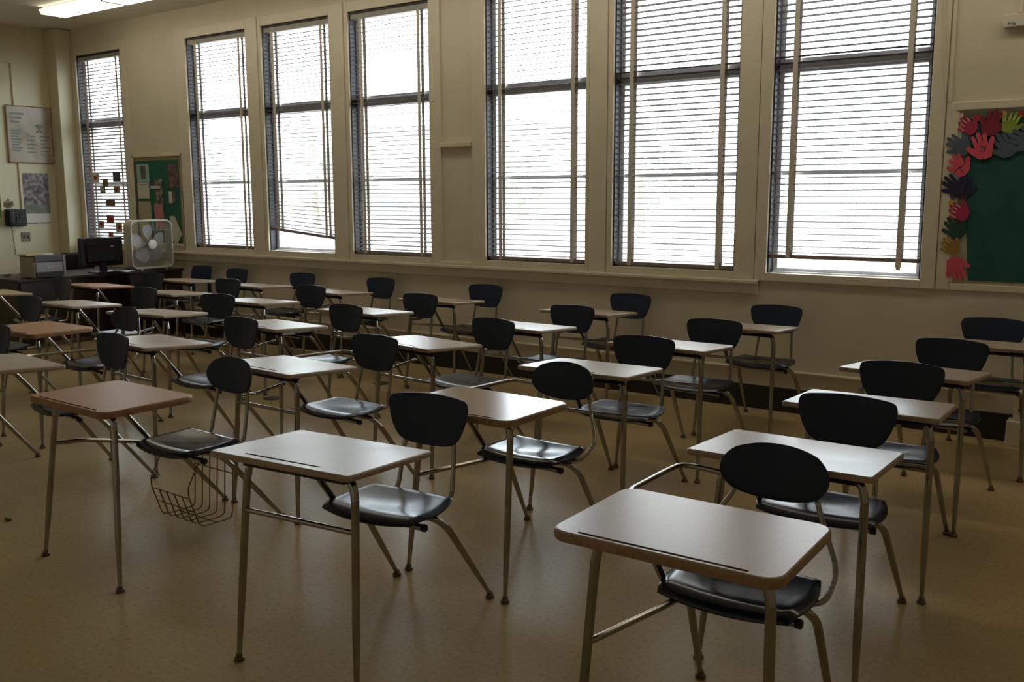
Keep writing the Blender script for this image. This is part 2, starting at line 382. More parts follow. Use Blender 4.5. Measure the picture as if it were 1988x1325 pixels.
# ------------------------------------------------------------------ venetian blinds
def slat_mesh():
    vs = []; n = 5
    top = [(-.025+.05*k/(n-1), .0045*(1-(2*k/(n-1)-1)**2)) for k in range(n)]
    prof = top+[(a, z-.0012) for a, z in reversed(top)]
    return MB().prism(prof, -.5, .5, 0, 'YZ').mesh('slat', M['slat'], 30)
SLAT = slat_mesh()
TAPE = box_mesh('ladder_tape', M['tape'])
ORD = ['first', 'second', 'third', 'fourth', 'fifth', 'sixth', 'seventh']
BL = ['venetian blind with heart cards taped on, in the narrow far left corner window',
      'venetian blind in the window just right of the small green bulletin board',
      'venetian blind with its bottom rail hanging crooked above the sill',
      'venetian blind in the window just left of the blank wall panel',
      'venetian blind in the window just right of the blank wall panel',
      'venetian blind in the sixth window, left of the separate rightmost window',
      'wide venetian blind in the rightmost window, hung a hand above its sill']
BZ = [1.09, 1.052, 1.225, 1.058, 1.055, 1.055, 1.155]
PITCH = .042
for i, (x0, x1) in enumerate(WIN):
    cx = (x0+x1)/2; hw = (x1-x0)/2; wd = x1-x0-.032
    t = thing('venetian_blind', BL[i], 'blind', (cx, WY+.036, BZ[i]), 0, 'venetian blinds in the window wall')
    Ht = 3.335-BZ[i]
    MB().bevbox(-hw+.014, hw-.014, -.028, .028, 3.33-BZ[i], 3.378-BZ[i], .004).build('headrail', M['head'], t)
    tilt = -math.radians([-25, -4, -4, -9, -6, 7, 6.5][i])
    pitch = .0455 if i > 3 else PITCH; n = int((Ht-.04)/pitch)
    slope = .085 if i == 2 else 0.0
    for k in range(n):
        o = put('slat', SLAT, t); z = .045+pitch*k
        low = max(0, 1-k/9)**1.0
        o.location = (0, 0, z); o.scale = (wd, 1, 1)
        o.rotation_euler = (tilt+math.radians(random.uniform(-1.2, 1.2)), slope*low+math.radians(random.uniform(-.12, .12)), 0)
    r = MB().bevbox(-wd/2, wd/2, -.024, .024, 0, .028, .006).build('bottom_rail', M['rail'], t)
    if slope: r.rotation_euler = (0, slope, 0)
    for fx in (.14, .86):
        for yy in (-.0275, .0275):
            o = put('ladder_tape', TAPE, t); xx = -hw+fx*2*hw; dz = -slope*xx if slope else 0
            o.location = (xx, yy, (Ht+dz)/2); o.scale = (.036, .001, Ht-dz)
    if i == 6:
        MB().bevbox(-hw+.86*2*hw-.02, -hw+.86*2*hw+.02, -.032, -.024, -.035, .0, .003).bevbox(-hw+.86*2*hw-.014, -hw+.86*2*hw+.016, -.03, -.022, -.055, -.03, .003).build('tape_clip', M['tape'], t)
        MB().tube([(hw+.03, -.062, 3.38-BZ[i]), (hw+.045, -.064, 2.6-BZ[i]), (hw+.10, -.064, 2.15-BZ[i])], .0018, 5, .3).tube([(hw+.05, -.062, 3.38-BZ[i]), (hw+.06, -.064, 2.75-BZ[i]), (hw+.13, -.064, 2.12-BZ[i])], .0018, 5, .3).build('pull_cord', M['tape'], t)

# ------------------------------------------------------------------ student desks
def grid_shell(fx, nu, nv, thick):
    """closed shell from fx(u,v)->(point, normal offset dir); rounded rim"""
    vs = []; fs = []
    for side in (0, 1):
        for j in range(nv+1):
            for i in range(nu+1):
                u = -1+2*i/nu; v = -1+2*j/nv
                p, nrm = fx(u, v); e = max(abs(u), abs(v)); k = 1 if e < .999 else 0.0
                vs.append(p+nrm*(thick/2*(1 if side == 0 else -1))*(1.0 if k else .35))
    n1 = (nu+1)*(nv+1); id = lambda s, i, j: s*n1+j*(nu+1)+i
    for s_ in (0, 1):
        for j in range(nv):
            for i in range(nu):
                q = (id(s_, i, j), id(s_, i+1, j), id(s_, i+1, j+1), id(s_, i, j+1)); fs.append(q if s_ == 0 else q[::-1])
    rim = [(i, 0) for i in range(nu)]+[(nu, j) for j in range(nv)]+[(i, nv) for i in range(nu, 0, -1)]+[(0, j) for j in range(nv, 0, -1)]
    for k in range(len(rim)):
        a = rim[k]; c = rim[(k+1) % len(rim)]; fs.append((id(0, *a), id(1, *a), id(1, *c), id(0, *c)))
    return vs, fs

def squircle(u, v, k): return u*math.sqrt(1-k*v*v/2), v*math.sqrt(1-k*u*u/2)

def seat_mesh(kind):
    def fx(u, v):                                   # v=-1 front edge (towards the desktop), v=+1 rear
        a, c = squircle(u, v, .42 if kind == 1 else .5)
        w = .222 if kind == 1 else .230-.010*v
        x = a*w; y = .372+c*.168
        z = .455+.009*a*a+.009*max(0, c)**2-.010*math.exp(-((a*1.3)**2+((c-.15)*1.3)**2))
        z += .004*math.exp(-(a*1.8)**2)*max(0, -c)                    # pommel at the front
        z -= .022*max(0, -c-.55)**2/.2                                # waterfall front
        z -= .006*max(0, abs(a)-.85)/.15
        return Vector((x-.005, y, z)), Vector((0, 0, 1))
    vs, fs = grid_shell(fx, 22, 20, .016 if kind == 2 else .026)
    return MB().add(vs, fs).mesh('seat', M['seat'] if kind == 1 else M['seat2'], 50)

def back_mesh(kind):
    def fx(u, v):
        if kind == 1:
            a, c = squircle(u, v, .88); x = a*.176; z = .745+c*.089
        else:
            t = (1-math.cos(PI*(v+1)/2))/2
            K = [(0, .088), (.03, .112), (.09, .134), (.2, .153), (.38, .171), (.58, .184), (.78, .191), (.89, .189), (.95, .182), (.985, .170), (1, .156)]
            for (t0, w0), (t1, w1) in zip(K, K[1:]):
                if t <= t1+1e-9: W = w0+(w1-w0)*(t-t0)/(t1-t0); break
            a = u*W/.191; x = u*W; z = .634+.192*t+(1-u*u)*(.008*t**3-.006*(1-t)**3)
        y = .640+(z-.735)*.16-.030*a*a+.006
        return Vector((x, y, z)), Vector((0, -1, .12)).normalized()
    vs, fs = grid_shell(fx, 20, 20, .014)
    return MB().add(vs, fs).mesh('backrest', M['back'], 50)

def top_outline(kind):
    if kind == 1: w0 = w1 = .309; d = .2205; r = .048
    else: w0 = .306; w1 = .3045; d = .2245; r = .016
    C = [(-w0, -d), (w0, -d), (w1, d), (-w1, d)]; out = []
    sg = [(1, 1), (-1, 1), (-1, -1), (1, -1)]; a0 = [PI, 1.5*PI, 0, .5*PI]
    for (x, y), (sx, sy), a in zip(C, sg, a0):
        cx, cy = x+sx*r, y+sy*r
        for k in range(7):
            t = a+k/6*PI/2; out.append((cx+r*math.cos(t), cy+r*math.sin(t)))
    return out
def top_mesh(kind):
    out = top_outline(kind); n = len(out); th = .030 if kind == 1 else .022
    slope = 0 if kind == 1 else -.024/.449
    zf = lambda y: .755+slope*y
    def ring(s, dz): return [(x-(x/abs(x))*s if abs(x) > .2 else x, y-(y/abs(y))*s, zf(y)+dz) for x, y in out]
    def inset(s, dz):
        k = (.309-s)/.309; k2 = (.22-s)/.22
        return [(x*k, y*k2, zf(y*k2)+dz) for x, y in out]
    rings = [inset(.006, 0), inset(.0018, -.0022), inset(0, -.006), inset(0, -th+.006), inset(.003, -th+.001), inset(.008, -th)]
    mb = MB(); vs = [p for r in rings for p in r]; fs = []; mi = []
    for k in range(len(rings)-1):
        for i in range(n):
            j = (i+1) % n; fs.append((k*n+i, k*n+j, (k+1)*n+j, (k+1)*n+i)); mi.append(1 if k else 0)
    # top face with a pencil groove let into it, near the front edge
    gx0, gx1, gy0, gy1 = (-.228, .228, -.207, -.195) if kind == 1 else (-.175, .152, -.188, -.175)
    mb.add(vs, fs); mb.mi = mi
    base = len(mb.v)
    G = [(gx0, gy0), (gx1, gy0), (gx1, gy1), (gx0, gy1)]
    mb.v += [(x, y, zf(y)) for x, y in G]+[(x, y, zf(y)-.004) for x, y in G]
    g = list(range(base, base+8))
    # corners of the outline fan: 4 quadrant runs between the corner arcs, joined to the groove rectangle
    for q in range(4):
        arc = [q*7+k for k in range(7)]
        for k in range(6): mb.f.append((g[q], arc[k], arc[k+1])); mb.mi.append(0)
        nx = ((q+1) % 4)*7; mb.f.append((g[q], arc[6], nx, g[(q+1) % 4])); mb.mi.append(0)
    for q in range(4): mb.f.append((g[q], g[(q+1) % 4], g[4+(q+1) % 4], g[4+q])); mb.mi.append(2)
    mb.f.append(tuple(g[4:])); mb.mi.append(2)
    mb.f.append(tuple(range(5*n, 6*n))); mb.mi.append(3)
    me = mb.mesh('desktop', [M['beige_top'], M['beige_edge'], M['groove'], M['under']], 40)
    for p in me.polygons:
        if p.normal.z > .985: p.use_smooth = False
    return me

TAPER = [.0135, .0135, .0135, .0085]
def foot(mb, x, y): mb.lathe([(.006, .03), (.012, .026), (.012, .016), (.0175, .012), (.0185, .004), (.017, 0.0)], (x, y, 0), 14, 1); return mb
def front_leg(side, kind, fx, fy):
    tx = -.205 if side < 0 else .268
    ins = .055
    b = MB(); top = Vector((tx, -.15, .66)); ft = Vector((fx, fy, .015))
    b.tube([(tx-side*ins*1.6, -.13, .722), (tx-side*.012, -.145, .722), (tx, -.15, .66)], .0135, 12, .05, 6)
    b.tube([top, top.lerp(ft, .6), top.lerp(ft, .68), ft], TAPER, 12)
    foot(b, fx, fy); return b.mesh('leg', [M['chrome'], M['glide']], 40)
def rear_leg(side, fx, fy):
    b = MB(); ft = Vector((fx, fy, .015)); k = Vector((.205*side if abs(fx) < .3 else fx*.8, .455, .372)) if abs(fx) < .26 else Vector((fx*.86, .47, .372))
    b.tube([(.06*side, .40, .418), (k.x-.03*side, .415, .418), k, k.lerp(ft, .45), k.lerp(ft, .52), ft], [.0135, .0135, .0135, .0130, .0125, .0085], 12, .05, 5)
    foot(b, fx, fy); return b.mesh('leg', [M['chrome'], M['glide']], 40)

def post_mesh(kind, s):
    b = MB()
    if kind == 2:
        b.tube([(s*.13, .50, .437), (s*.132, .592, .440), (s*.122, .625, .60), (s*.105, .656, .78)], .0095, 10, .03)
    else:
        b.tube([(s*.10, .40, .430), (s*.232, .43, .436), (s*.232, .55, .50), (s*.135, .648, .66), (s*.11, .662, .76)], .0085, 10, .045)
    return b.mesh('back_post', M['chrome'], 40)

PROTO = {}
for kind in (1, 2):
    P = {'seat': seat_mesh(kind), 'backrest': back_mesh(kind), 'desktop': top_mesh(kind)}
    P['post'] = [post_mesh(kind, -1), post_mesh(kind, 1)]
    b = MB().tube([(-.215, -.02, .722), (-.222, .10, .722), (-.228, .30, .47), (-.215, .335, .415), (-.10, .325, .415), (.185, .32, .412)], .0125, 12, .06)
    b.lathe([(.006, .183), (.0145, .184), (.0145, .2), (.012, .203)], (0, .32, .412), 12, 1, 'X')
    P['support'] = b.mesh('support_tube', [M['chrome'], M['black']], 40)
    P['bracket'] = MB().box(-.20, .24, -.17, -.11, .716, .727).mesh('front_bracket', M['bracket'])
    P['plate'] = MB().box(-.13, .13, .28, .50, .428, .440).mesh('seat_plate', M['bracket'])
    P['crossbar'] = MB().tube([(-.218, -.156, .555), (.270, -.156, .558)], .0095, 10).mesh('crossbar', M['chrome'], 40)
    P['stretcher'] = (MB().tube([(-.221, -.157, .437), (-.155, .20, .428), (-.15, .33, .418)], .0105, 10, .04) if kind == 1
                      else MB().tube([(-.218, -.15, .585), (-.25, .0, .57), (-.23, .165, .60)], .009, 10, .03)).mesh('stretcher', M['chrome'], 40)
    P['arm_rail'] = MB().tube([(-.25, .16, .722), (-.345, .30, .712), (-.355, .60, .703), (-.35, .705, .700), (-.24, .705, .697), (-.11, .668, .695)], .0095, 10, .05, 6).mesh('arm_rail', M['chrome'], 40)
    PROTO[kind] = P
FEET = {'std': ((-.258, -.175), (.275, -.178), (-.235, .705), (.230, .715)),
        'steep': ((-.248, -.175), (.283, -.175), (-.215, .60), (.225, .60)),
        'mid': ((-.272, -.172), (.270, -.19), (-.235, .66), (.225, .66)),
        'wide': ((-.316, -.186), (.332, -.208), (-.318, .79), (.150, .789))}
PROTO[1]['bent_stretcher'] = MB().tube([(-.225, -.16, .535), (-.205, -.03, .527), (-.215, .26, .455)], .010, 10, .03).mesh('stretcher', M['chrome'], 40)
LEGS = {}
for k, (fl, fr, rl, rr) in FEET.items():
    LEGS[k] = [front_leg(-1, 1, *fl), front_leg(1, 1, *fr), rear_leg(-1, *rl), rear_leg(1, *rr)]

TOPM = {'beige': ('beige_top', 'beige_edge'), 'tan': ('tan_top', 'tan_edge'), 'pinkish': ('pink_top', 'tan_edge'), 'orange-brown': ('brown_top', 'brown_edge')}
COLN = {'A': 'rightmost column', 'B': 'second column from right', 'C': 'third column from right', 'D': 'fourth column from right',
        'E': 'fifth column from right', 'F': 'sixth column from right', 'G': 'leftmost column'}
ROWN = {1: 'front row', 2: 'second row', 3: 'third row', 4: 'fourth row', 5: 'row along the windows'}
def desk(col, row, x, y, rot, kind=2, top='beige', legs='std', extra=('crossbar',), label=None):
    t = thing('student_desk', label or '%s-topped desk with attached navy %s, %s, %s' % (top, 'oval-back seat' if kind == 1 else 'seat', ROWN[row], COLN[col]),
              'desk', (x, y, 0), math.radians(rot), 'student desks with attached seats')
    P = PROTO[kind]
    o = put('desktop', P['desktop'], t)
    for si, nm in enumerate(TOPM[top]):
        o.material_slots[si].link = 'OBJECT'; o.material_slots[si].material = M[nm]
    put('seat', P['seat'], t); put('backrest', P['backrest'], t)
    for p in PROTO[2 if legs == 'wide' else kind]['post']: put('back_post', p, t)
    for l in LEGS[legs]: put('leg', l, t)
    put('support_tube', P['support'], t); put('front_bracket', P['bracket'], t); put('seat_plate', P['plate'], t)
    for e in extra: put('stretcher' if 'stretcher' in e else e, P[e], t)
    return t
CB, ST, AR = 'crossbar', 'stretcher', 'arm_rail'
desk('A', 1, -.989, 2.198, .8, 1, 'pinkish', 'steep', (ST, AR), 'pinkish-topped desk with oval navy backrest, nearest the viewer in the rightmost column')
desk('A', 2, -1.020, 3.096, 1.1, extra=()); desk('A', 3, -1.02, 4.018, 2.2); desk('A', 4, -1.045, 4.93, -4.5); desk('A', 5, -.940, 6.06, 1.8, legs='steep')
desk('B', 1, -2.348, 2.170, 5.1); desk('B', 2, -2.369, 3.094, -1.3, 1, 'tan', 'mid', (ST, AR))
desk('B', 3, -2.417, 4.082, 2.4); desk('B', 4, -2.422, 5.006, -.3); desk('B', 5, -2.369, 5.994, 0)
desk('C', 1, -3.793, 2.281, -1.3, 1, 'orange-brown', 'wide', ('bent_stretcher',), 'orange-brown-topped desk with a wire basket hung under its glossy seat')
C1 = bpy.data.objects[-1] if False else [o for o in bpy.data.objects if o.get('label', '').endswith('under its glossy seat')][0]
desk('C', 2, -3.757, 3.246, -3.1, extra=(CB, ST, AR)); desk('C', 3, -3.688, 4.231, -7.3, extra=(CB, ST))
desk('C', 4, -3.605, 5.171, -1.0, extra=(CB, ST)); desk('C', 5, -3.654, 6.13, -1.9, extra=(CB, ST))
desk('D', 1, -5.073, 2.422, -5.7, extra=(CB, AR)); desk('D', 2, -5.064, 3.339, -4.4); desk('D', 3, -5.045, 4.272, -5.0, extra=(CB, ST))
desk('D', 4, -5.085, 5.195, -1.1, extra=(CB, ST)); desk('D', 5, -5.10, 6.12, 0, extra=(CB, ST))
desk('E', 1, -6.01, 2.24, 0); desk('E', 2, -6.225, 3.262, -1.1, 1, 'orange-brown', 'std', (ST,))
desk('E', 3, -6.33, 4.23, 8.0, extra=(CB, ST)); desk('E', 4, -6.355, 5.19, 1.0, extra=(CB, ST)); desk('E', 5, -6.40, 6.12, -1.3, extra=(CB, ST))
desk('F', 2, -7.54, 3.26, 0); desk('F', 3, -7.436, 4.222, -.3); desk('F', 4, -7.565, 5.223, .3, extra=(CB, ST)); desk('F', 5, -7.51, 6.13, .4, extra=(CB, ST))
desk('G', 3, -8.985, 4.311, -6.0, 2, 'tan'); desk('G', 4, -8.84, 5.245, -1.3, 2, 'orange-brown'); desk('G', 5, -8.58, 6.12, -1.6)

# wire basket under the seat of the orange-brown desk
b = MB(); r = .0032; x0, x1, yf, yb, zb, zr, zt = -.165, .135, .30, .51, .085, .235, .405
for k in range(6):
    x = x0+(x1-x0)*k/5
    ends = k in (0, 5)
    b.tube([(x, yf-.03, zr), (x, yf+.02, zb), (x, yb-.01, zb-.005), (x, yb+.01, zt)], r, 6, .03, 4)
b.tube([(x0, yf-.03, zr), (x1, yf-.03, zr)], r, 6)
for x in (x0, x1): b.tube([(x, yf+.04, .41), (x, yf-.035, zr+.05), (x, yf-.03, zr)], r, 6, .02)
b.tube([(x0, yf-.006, zr-.07), (x1, yf-.006, zr-.07)], r, 6); b.tube([(x0, yb, .30), (x1, yb, .30)], r, 6); b.tube([(x0, yb+.01, zt), (x1, yb+.01, zt)], r, 6); b.tube([(x0, (yf+yb)/2, zb), (x1, (yf+yb)/2, zb)], r, 6)
b.build('wire_basket', M['wire'], C1, 60)

# ------------------------------------------------------------------ loose floor things
for (x, y, lb) in ((-5.93, 4.97, 'dark flat round disc lying on the floor farther from the viewer'), (-5.63, 5.93, 'dark flat round disc lying on the floor near the windows')):
    tag(MB().lathe([(.075, 0), (.078, .002), (.07, .005), (.03, .006)], (0, 0, 0), 24).build('floor_disc', M['bracket'], None, 40, (x, y, 0)), lb, 'disc', 'dark discs on the floor')
b = MB()
for k in range(5): b.lathe([(.004, 0), (.009, .004), (.008, .010), (.003, .013)], (-.02+k*.0085, random.uniform(-.004, .004), 0), 8)
tag(b.build('crumb', M['glide'], None, 60, (-4.73, 2.24, 0)), 'dark brown crumb lying on the open floor at the far left', 'crumb')

# ------------------------------------------------------------------ teacher's corner
t = thing('teacher_desk', 'long dark brown desk holding the printer, monitor and box fan', 'desk', (-10.0, 5.04, 0), math.radians(2.5))
MB().bevbox(-.85, 0, 0, 1.72, .728, .762, .006).build('desktop', M['desk'], t)
MB().bevbox(-.05, -.03, .05, 1.68, .06, .728, .003).build('modesty_panel', M['desk'], t)
for y0 in (.04, 1.24):
    MB().bevbox(-.72, -.05, y0, y0+.42, .05, .728, .004).build('drawer_unit', M['desk'], t)
for (x, y) in ((-.7, .08), (-.08, .08), (-.7, 1.62), (-.08, 1.62)): MB().bevbox(x-.02, x+.02, y-.02, y+.02, 0, .06, .003).build('leg', M['bracket'], t)

DZ = .762
t = thing('printer', 'grey and beige desktop printer at the near end of the dark desk', 'printer', (-9.955, 5.21, DZ), math.radians(4))
MB().bevbox(-.27, -.005, 0, .36, .005, .235, .012).build('body', M['pbeige'], t)
MB().bevbox(-.265, .004, .004, .356, .17, .245, .012).build('scanner_lid', M['pdark'], t)
MB().bevbox(-.01, .010, .015, .325, .065, .168, .006).build('front_panel', M['pgrey'], t)
MB().bevbox(-.01, .006, .015, .325, .008, .062, .004).build('paper_tray', M['black'], t)
MB().bevbox(-.02, .012, .332, .36, .01, .24, .005).build('side_column', M['pgrey'], t)
b = MB()
for k, (a, c) in enumerate(((0, .016), (.02, .016), (.04, .016))): b.box(.0101, .0112, .15+a, .15+a+c, .108+.004*(k % 2), .128+.004*(k % 2))
b.build('logo', M['logo'], t)
def sheet(name, label, cat, m, pts, th=.0012, group=None, loc=(0, 0, 0)):
    return tag(MB().prism(pts, 0, th, 0, 'XY').build(name, m, None, None, loc), label, cat, group)
sheet('paper_sheet', 'white paper sheets lying crooked on top of the printer', 'paper', M['white'], [(-10.24, 5.17), (-10.00, 5.16), (-9.99, 5.38), (-10.08, 5.50), (-10.24, 5.46)], .012, None, (0, 0, DZ+.246))
sheet('yellow_sheet', 'yellow paper lying on the white sheets on the printer', 'paper', M['yellow'], [(-10.20, 5.165), (-10.0, 5.155), (-9.975, 5.33), (-10.18, 5.34)], .003, None, (0, 0, DZ+.2582))
t = thing('computer_monitor', 'black computer monitor seen from behind on the dark desk', 'monitor', (-10.16, 6.11, DZ), math.radians(3))
MB().bevbox(-.03, .012, -.275, .275, .075, .405, .012).build('screen_housing', M['mon'], t)
MB().bevbox(.010, .042, -.20, .20, .12, .35, .016).build('rear_cover', M['mon'], t)
MB().bevbox(.0, .035, -.045, .045, .01, .20, .01).build('neck', M['mon'], t)
MB().bevbox(-.10, .10, -.13, .13, 0, .014, .006).build('base', M['mon'], t)
MB().box(.0425, .0435, .09, .135, .295, .312).build('logo', M['logo'], t)
MB().tube([(.03, .06, .09), (.07, .08, .05), (.08, .10, .015), (.12, .14, .006)], .004, 6, .02).build('cable', M['black'], t, 60)
t = thing('office_chair', 'dark office chair behind the dark desk between printer and monitor', 'chair', (-11.12, 6.45, 0), -.2)
MB().bevbox(-.24, .22, -.23, .23, .43, .50, .03).build('seat', M['mon'], t)
MB().bevbox(-.27, -.20, -.20, .20, .56, .94, .03).build('backrest', M['mon'], t)
b = MB().tube([(-.1, 0, .43), (-.30, 0, .45), (-.29, 0, .62)], .018, 8, .05); b.build('back_bracket', M['bracket'], t, 40)
b = MB().tube([(0, 0, .08), (0, 0, .43)], .025, 10)
for k in range(5): a = k*2*PI/5; b.tube([(0, 0, .10), (.28*math.cos(a), .28*math.sin(a), .06)], .016, 8)
b.build('star_base', M['bracket'], t, 40)
for k in range(5):
    a = k*2*PI/5; MB().lathe([(.008, -.02), (.028, -.018), (.028, .018), (.008, .02)], (.28*math.cos(a), .28*math.sin(a), .029), 12, 0, 'X').build('caster', M['black'], t, 40)

# box fan on its own little table
t = thing('side_table', 'small dark table under the box fan at the end of the desk', 'table', (-9.68, 6.41, 0))
MB().bevbox(-.16, .13, -.36, .36, .772, .798, .005).build('tabletop', M['desk'], t)
MB().bevbox(.09, .105, -.33, .33, .30, .772, .003).build('front_panel', M['desk'], t)
for (x, y) in ((-.13, -.32), (.10, -.32), (-.13, .32), (.10, .32)): MB().bevbox(x-.018, x+.018, y-.018, y+.018, 0, .772, .003).build('leg', M['desk'], t)
t = thing('box_fan', 'dusty white square box fan standing on a small dark table beside the desk', 'fan', (-9.66, 6.40, .80), math.radians(2))
def rrect(h, w, r, n=8):
    out = []
    for cx, cy, a in ((w-r, h-r, 0), (-w+r, h-r, PI/2), (-w+r, -h+r, PI), (w-r, -h+r, 1.5*PI)):
        for k in range(n+1): t_ = a+k/n*PI/2; out.append((cx+r*math.cos(t_), cy+r*math.sin(t_)))
    return out
FH = .272; cz = FH+.02
oc = rrect(FH, FH, .075); ic = rrect(FH-.012, FH-.012, .066); n = len(oc); b = MB(); vs = []; fs = []
for (ring, xx) in ((oc, -.055), (oc, .055), (ic, .055), (ic, -.055)): vs += [(xx, a, cz+c) for a, c in ring]
for k in range(4):
    for i in range(n): j = (i+1) % n; fs.append((k*n+i, k*n+j, ((k+1) % 4)*n+j, ((k+1) % 4)*n+i))
b.add(vs, fs).build('housing', M['fanw'], t, 40)
for xx in (.058, -.058):
    pts = [(xx, a, cz+c) for a, c in rrect(FH-.004, FH-.004, .072)]; pts.append(pts[0]); pts.append(pts[1])
    MB().tube(pts, .010, 8, cap=False).build('rim', M['fanw'], t, 60)
for xx in (.058, -.058):
    b = MB(); g = FH-.014
    for k in range(31):
        a = -g+2*g*k/30; hh = g if abs(a) < g-.06 else g-.06+math.sqrt(max(0, .06**2-(abs(a)-(g-.06))**2))
        b.tube([(xx, a, cz-hh), (xx, a, cz+hh)], .0013, 4)
    for zz in (-.16, 0, .16): b.tube([(xx-.002, -g, cz+zz), (xx-.002, g, cz+zz)], .002, 4)
    b.build('grille', M['fang'], t)
MB().lathe([(.02, .052), (.052, .056), (.055, .066), (.045, .071)], (0, 0, cz), 24, 0, 'X').box(.0712, .0722, -.045, .045, cz-.011, cz+.013).build('hub_cover', M['fanw'], t, 40)
MB().lathe([(.03, -.045), (.04, -.03), (.04, .035), (.03, .045)], (0, 0, cz), 20, 0, 'X').build('motor', M['fang'], t, 40)
for k in range(5):
    a0 = .35+k*2*PI/5; b = MB(); vs = []; fs = []
    for i in range(7):
        rr = .035+.185*i/6; wd_ = math.radians(13+18*math.sin(PI*min(1, i/6*.85+.1)))
        for s_ in (-1, 0, 1): a = a0+s_*wd_; vs.append((-.012+s_*.022, rr*math.cos(a), cz+rr*math.sin(a)))
    m_ = len(vs); vs += [(x+.002, y, z) for x, y, z in vs]
    for i in range(6):
        for j in range(2):
            q = (i*3+j, i*3+j+1, i*3+j+4, i*3+j+3); fs.append(q); fs.append(tuple(m_+e for e in q[::-1]))
    ed = [(0, 1), (1, 2)]+[(i*3+2, i*3+5) for i in range(6)]+[(20, 19), (19, 18)]+[(i*3+3, i*3) for i in range(5, -1, -1)]
    fs += [(a, c, m_+c, m_+a) for a, c in ed]
    b.add(vs, fs).build('blade', M['blade'], t, 50)
for y in (-.15, .17): MB().bevbox(-.06, .065, y-.015, y+.015, 0, .03, .004).build('foot', M['fanw'], t)
MB().bevbox(-.03, .03, -.05, .05, cz+FH-.002, cz+FH+.012, .005).build('handle', M['fanw'], t)
# things beside the fan
t = thing('pencil_cup', 'small black and glass cup between the monitor and box fan', 'cup', (-10.17, 6.47, DZ))
MB().lathe([(.030, 0), (.034, .002), (.035, .05), (.035, .055)], (0, 0, 0), 18).build('base', M['mon'], t, 40)
MB().lathe([(.033, .055), (.034, .12), (.036, .13), (.030, .13), (.030, .06)], (0, 0, 0), 18).build('cup_wall', M['pgrey'], t, 40)
sheet('paper_sheet', 'flat white paper on the dark desk in front of the fan', 'paper', M['white'], [(-10.22, 6.30), (-10.04, 6.29), (-10.03, 6.40), (-10.2, 6.42)], .002, None, (0, 0, DZ))
t = thing('white_dish', 'small white dish at the far left end of the dark desk', 'dish', (-10.62, 5.25, DZ))
MB().lathe([(.025, 0), (.045, .012), (.055, .026), (.052, .027), (.03, .012)], (0, 0, 0), 18).build('bowl', M['white'], t, 40)

# plain navy stacking chair by the wall
t = thing('stacking_chair', 'separate navy stacking chair against the wall right of the fan', 'chair', (-9.17, 6.32, 0))
def sc(u, v):
    a, c = squircle(u, v, .4); return Vector((a*.185, .42+.02*c-.02*a*a, .745+c*.10)), Vector((0, -1, .1)).normalized()
vs, fs = grid_shell(sc, 14, 10, .012); MB().add(vs, fs).build('backrest', M['back'], t, 50)
def ss(u, v):
    a, c = squircle(u, v, .4); return Vector((a*.20, .19+c*.19, .455+.015*a*a)), Vector((0, 0, 1))
vs, fs = grid_shell(ss, 12, 12, .014); MB().add(vs, fs).build('seat', M['back'], t, 50)
for s_ in (-1, 1):
    MB().bevbox(s_*.15-.028, s_*.15+.028, .385, .405, .44, .68, .008).build('back_upright', M['back'], t)
    MB().tube([(s_*.15, .37, .44), (s_*.19, .42, .01)], [.011, .010], 8).build('leg', M['bracket'], t, 40)
    MB().tube([(s_*.15, .05, .44), (s_*.19, 0, .01)], [.011, .010], 8).build('leg', M['bracket'], t, 40)

# book and bag on seats of two far desks
t = thing('notebook', 'pink and red covered book on a seat in the leftmost column', 'book', (-9.03, 4.69, .468), .4)
MB().box(-.11, .11, -.075, .075, .003, .022).build('pages', M['white'], t)
MB().box(-.113, .113, -.078, .078, 0, .003).box(-.113, .113, -.078, .078, .022, .026).box(-.116, -.113, -.078, .078, 0, .026).build('cover', M['redcard'], t)
t = thing('patterned_pouch', 'pink patterned pouch lying on a seat behind an orange-brown desk', 'pouch', (-7.56, 3.60, .472), .2)
MB().bevbox(-.10, .10, -.06, .06, 0, .055, .02).build('body', mat('floral_cloth', (0.40, 0.17, 0.15), 0.9, noise=(30, (0.5, 0.38, 0.3), 1)), t, 60)
MB().bevbox(-.09, .09, -.004, .004, .052, .058, .002).build('zip', M['bracket'], t)

# ------------------------------------------------------------------ left wall things
def on_left(name, label, cat, y0, y1, z0, z1, m, th=.004, group=None, off=0.0):
    return tag(MB().box(XL+off+.001, XL+off+th, y0, y1, z0, z1).build(name, m), label, cat, group)
t = thing('wall_poster', 'large pale handwritten poster with thin brown border on left wall', 'poster', (XL+.019, 6.365, 2.41))
MB().box(0, .003, -.29, .29, -.355, .35).build('sheet', mat('faded_poster', (0.46, 0.40, 0.33), 0.35, noise=(4, (0.36, 0.30, 0.23), .9)), t)
b = MB().box(.003, .005, -.29, -.278, -.355, .35).box(.003, .005, .278, .29, -.355, .35).box(.003, .005, -.29, .29, .338, .35).box(.003, .005, -.29, .29, -.355, -.343)
b.build('border', M['brownstrip'], t)
b = MB()
for k in range(3): b.box(.0032, .0042, -.24, -.24+.17-.03*k, .235-.05*k, .262-.05*k)
for k in range(8): b.box(.0032, .0042, -.24, -.11-.02*(k % 3), .03-.035*k, .05-.035*k)
for k in range(5): b.box(.0032, .0042, -.05, .06-.02*(k % 2), -.03-.05*k, -.012-.05*k)
for k in range(6): b.box(.0032, .0042, .12, .24-.02*(k % 3), -.03-.045*k, -.014-.045*k)
b.build('writing', M['bluegrey'], t)
b = MB().prism([(.065, .12), (.115, .135), (.165, .12), (.15, .085), (.115, .075), (.08, .085)], .0032, .0045, 0, 'YZ'); b.build('drawing', mat('mint_crayon', (0.20, 0.33, 0.27), .8), t)
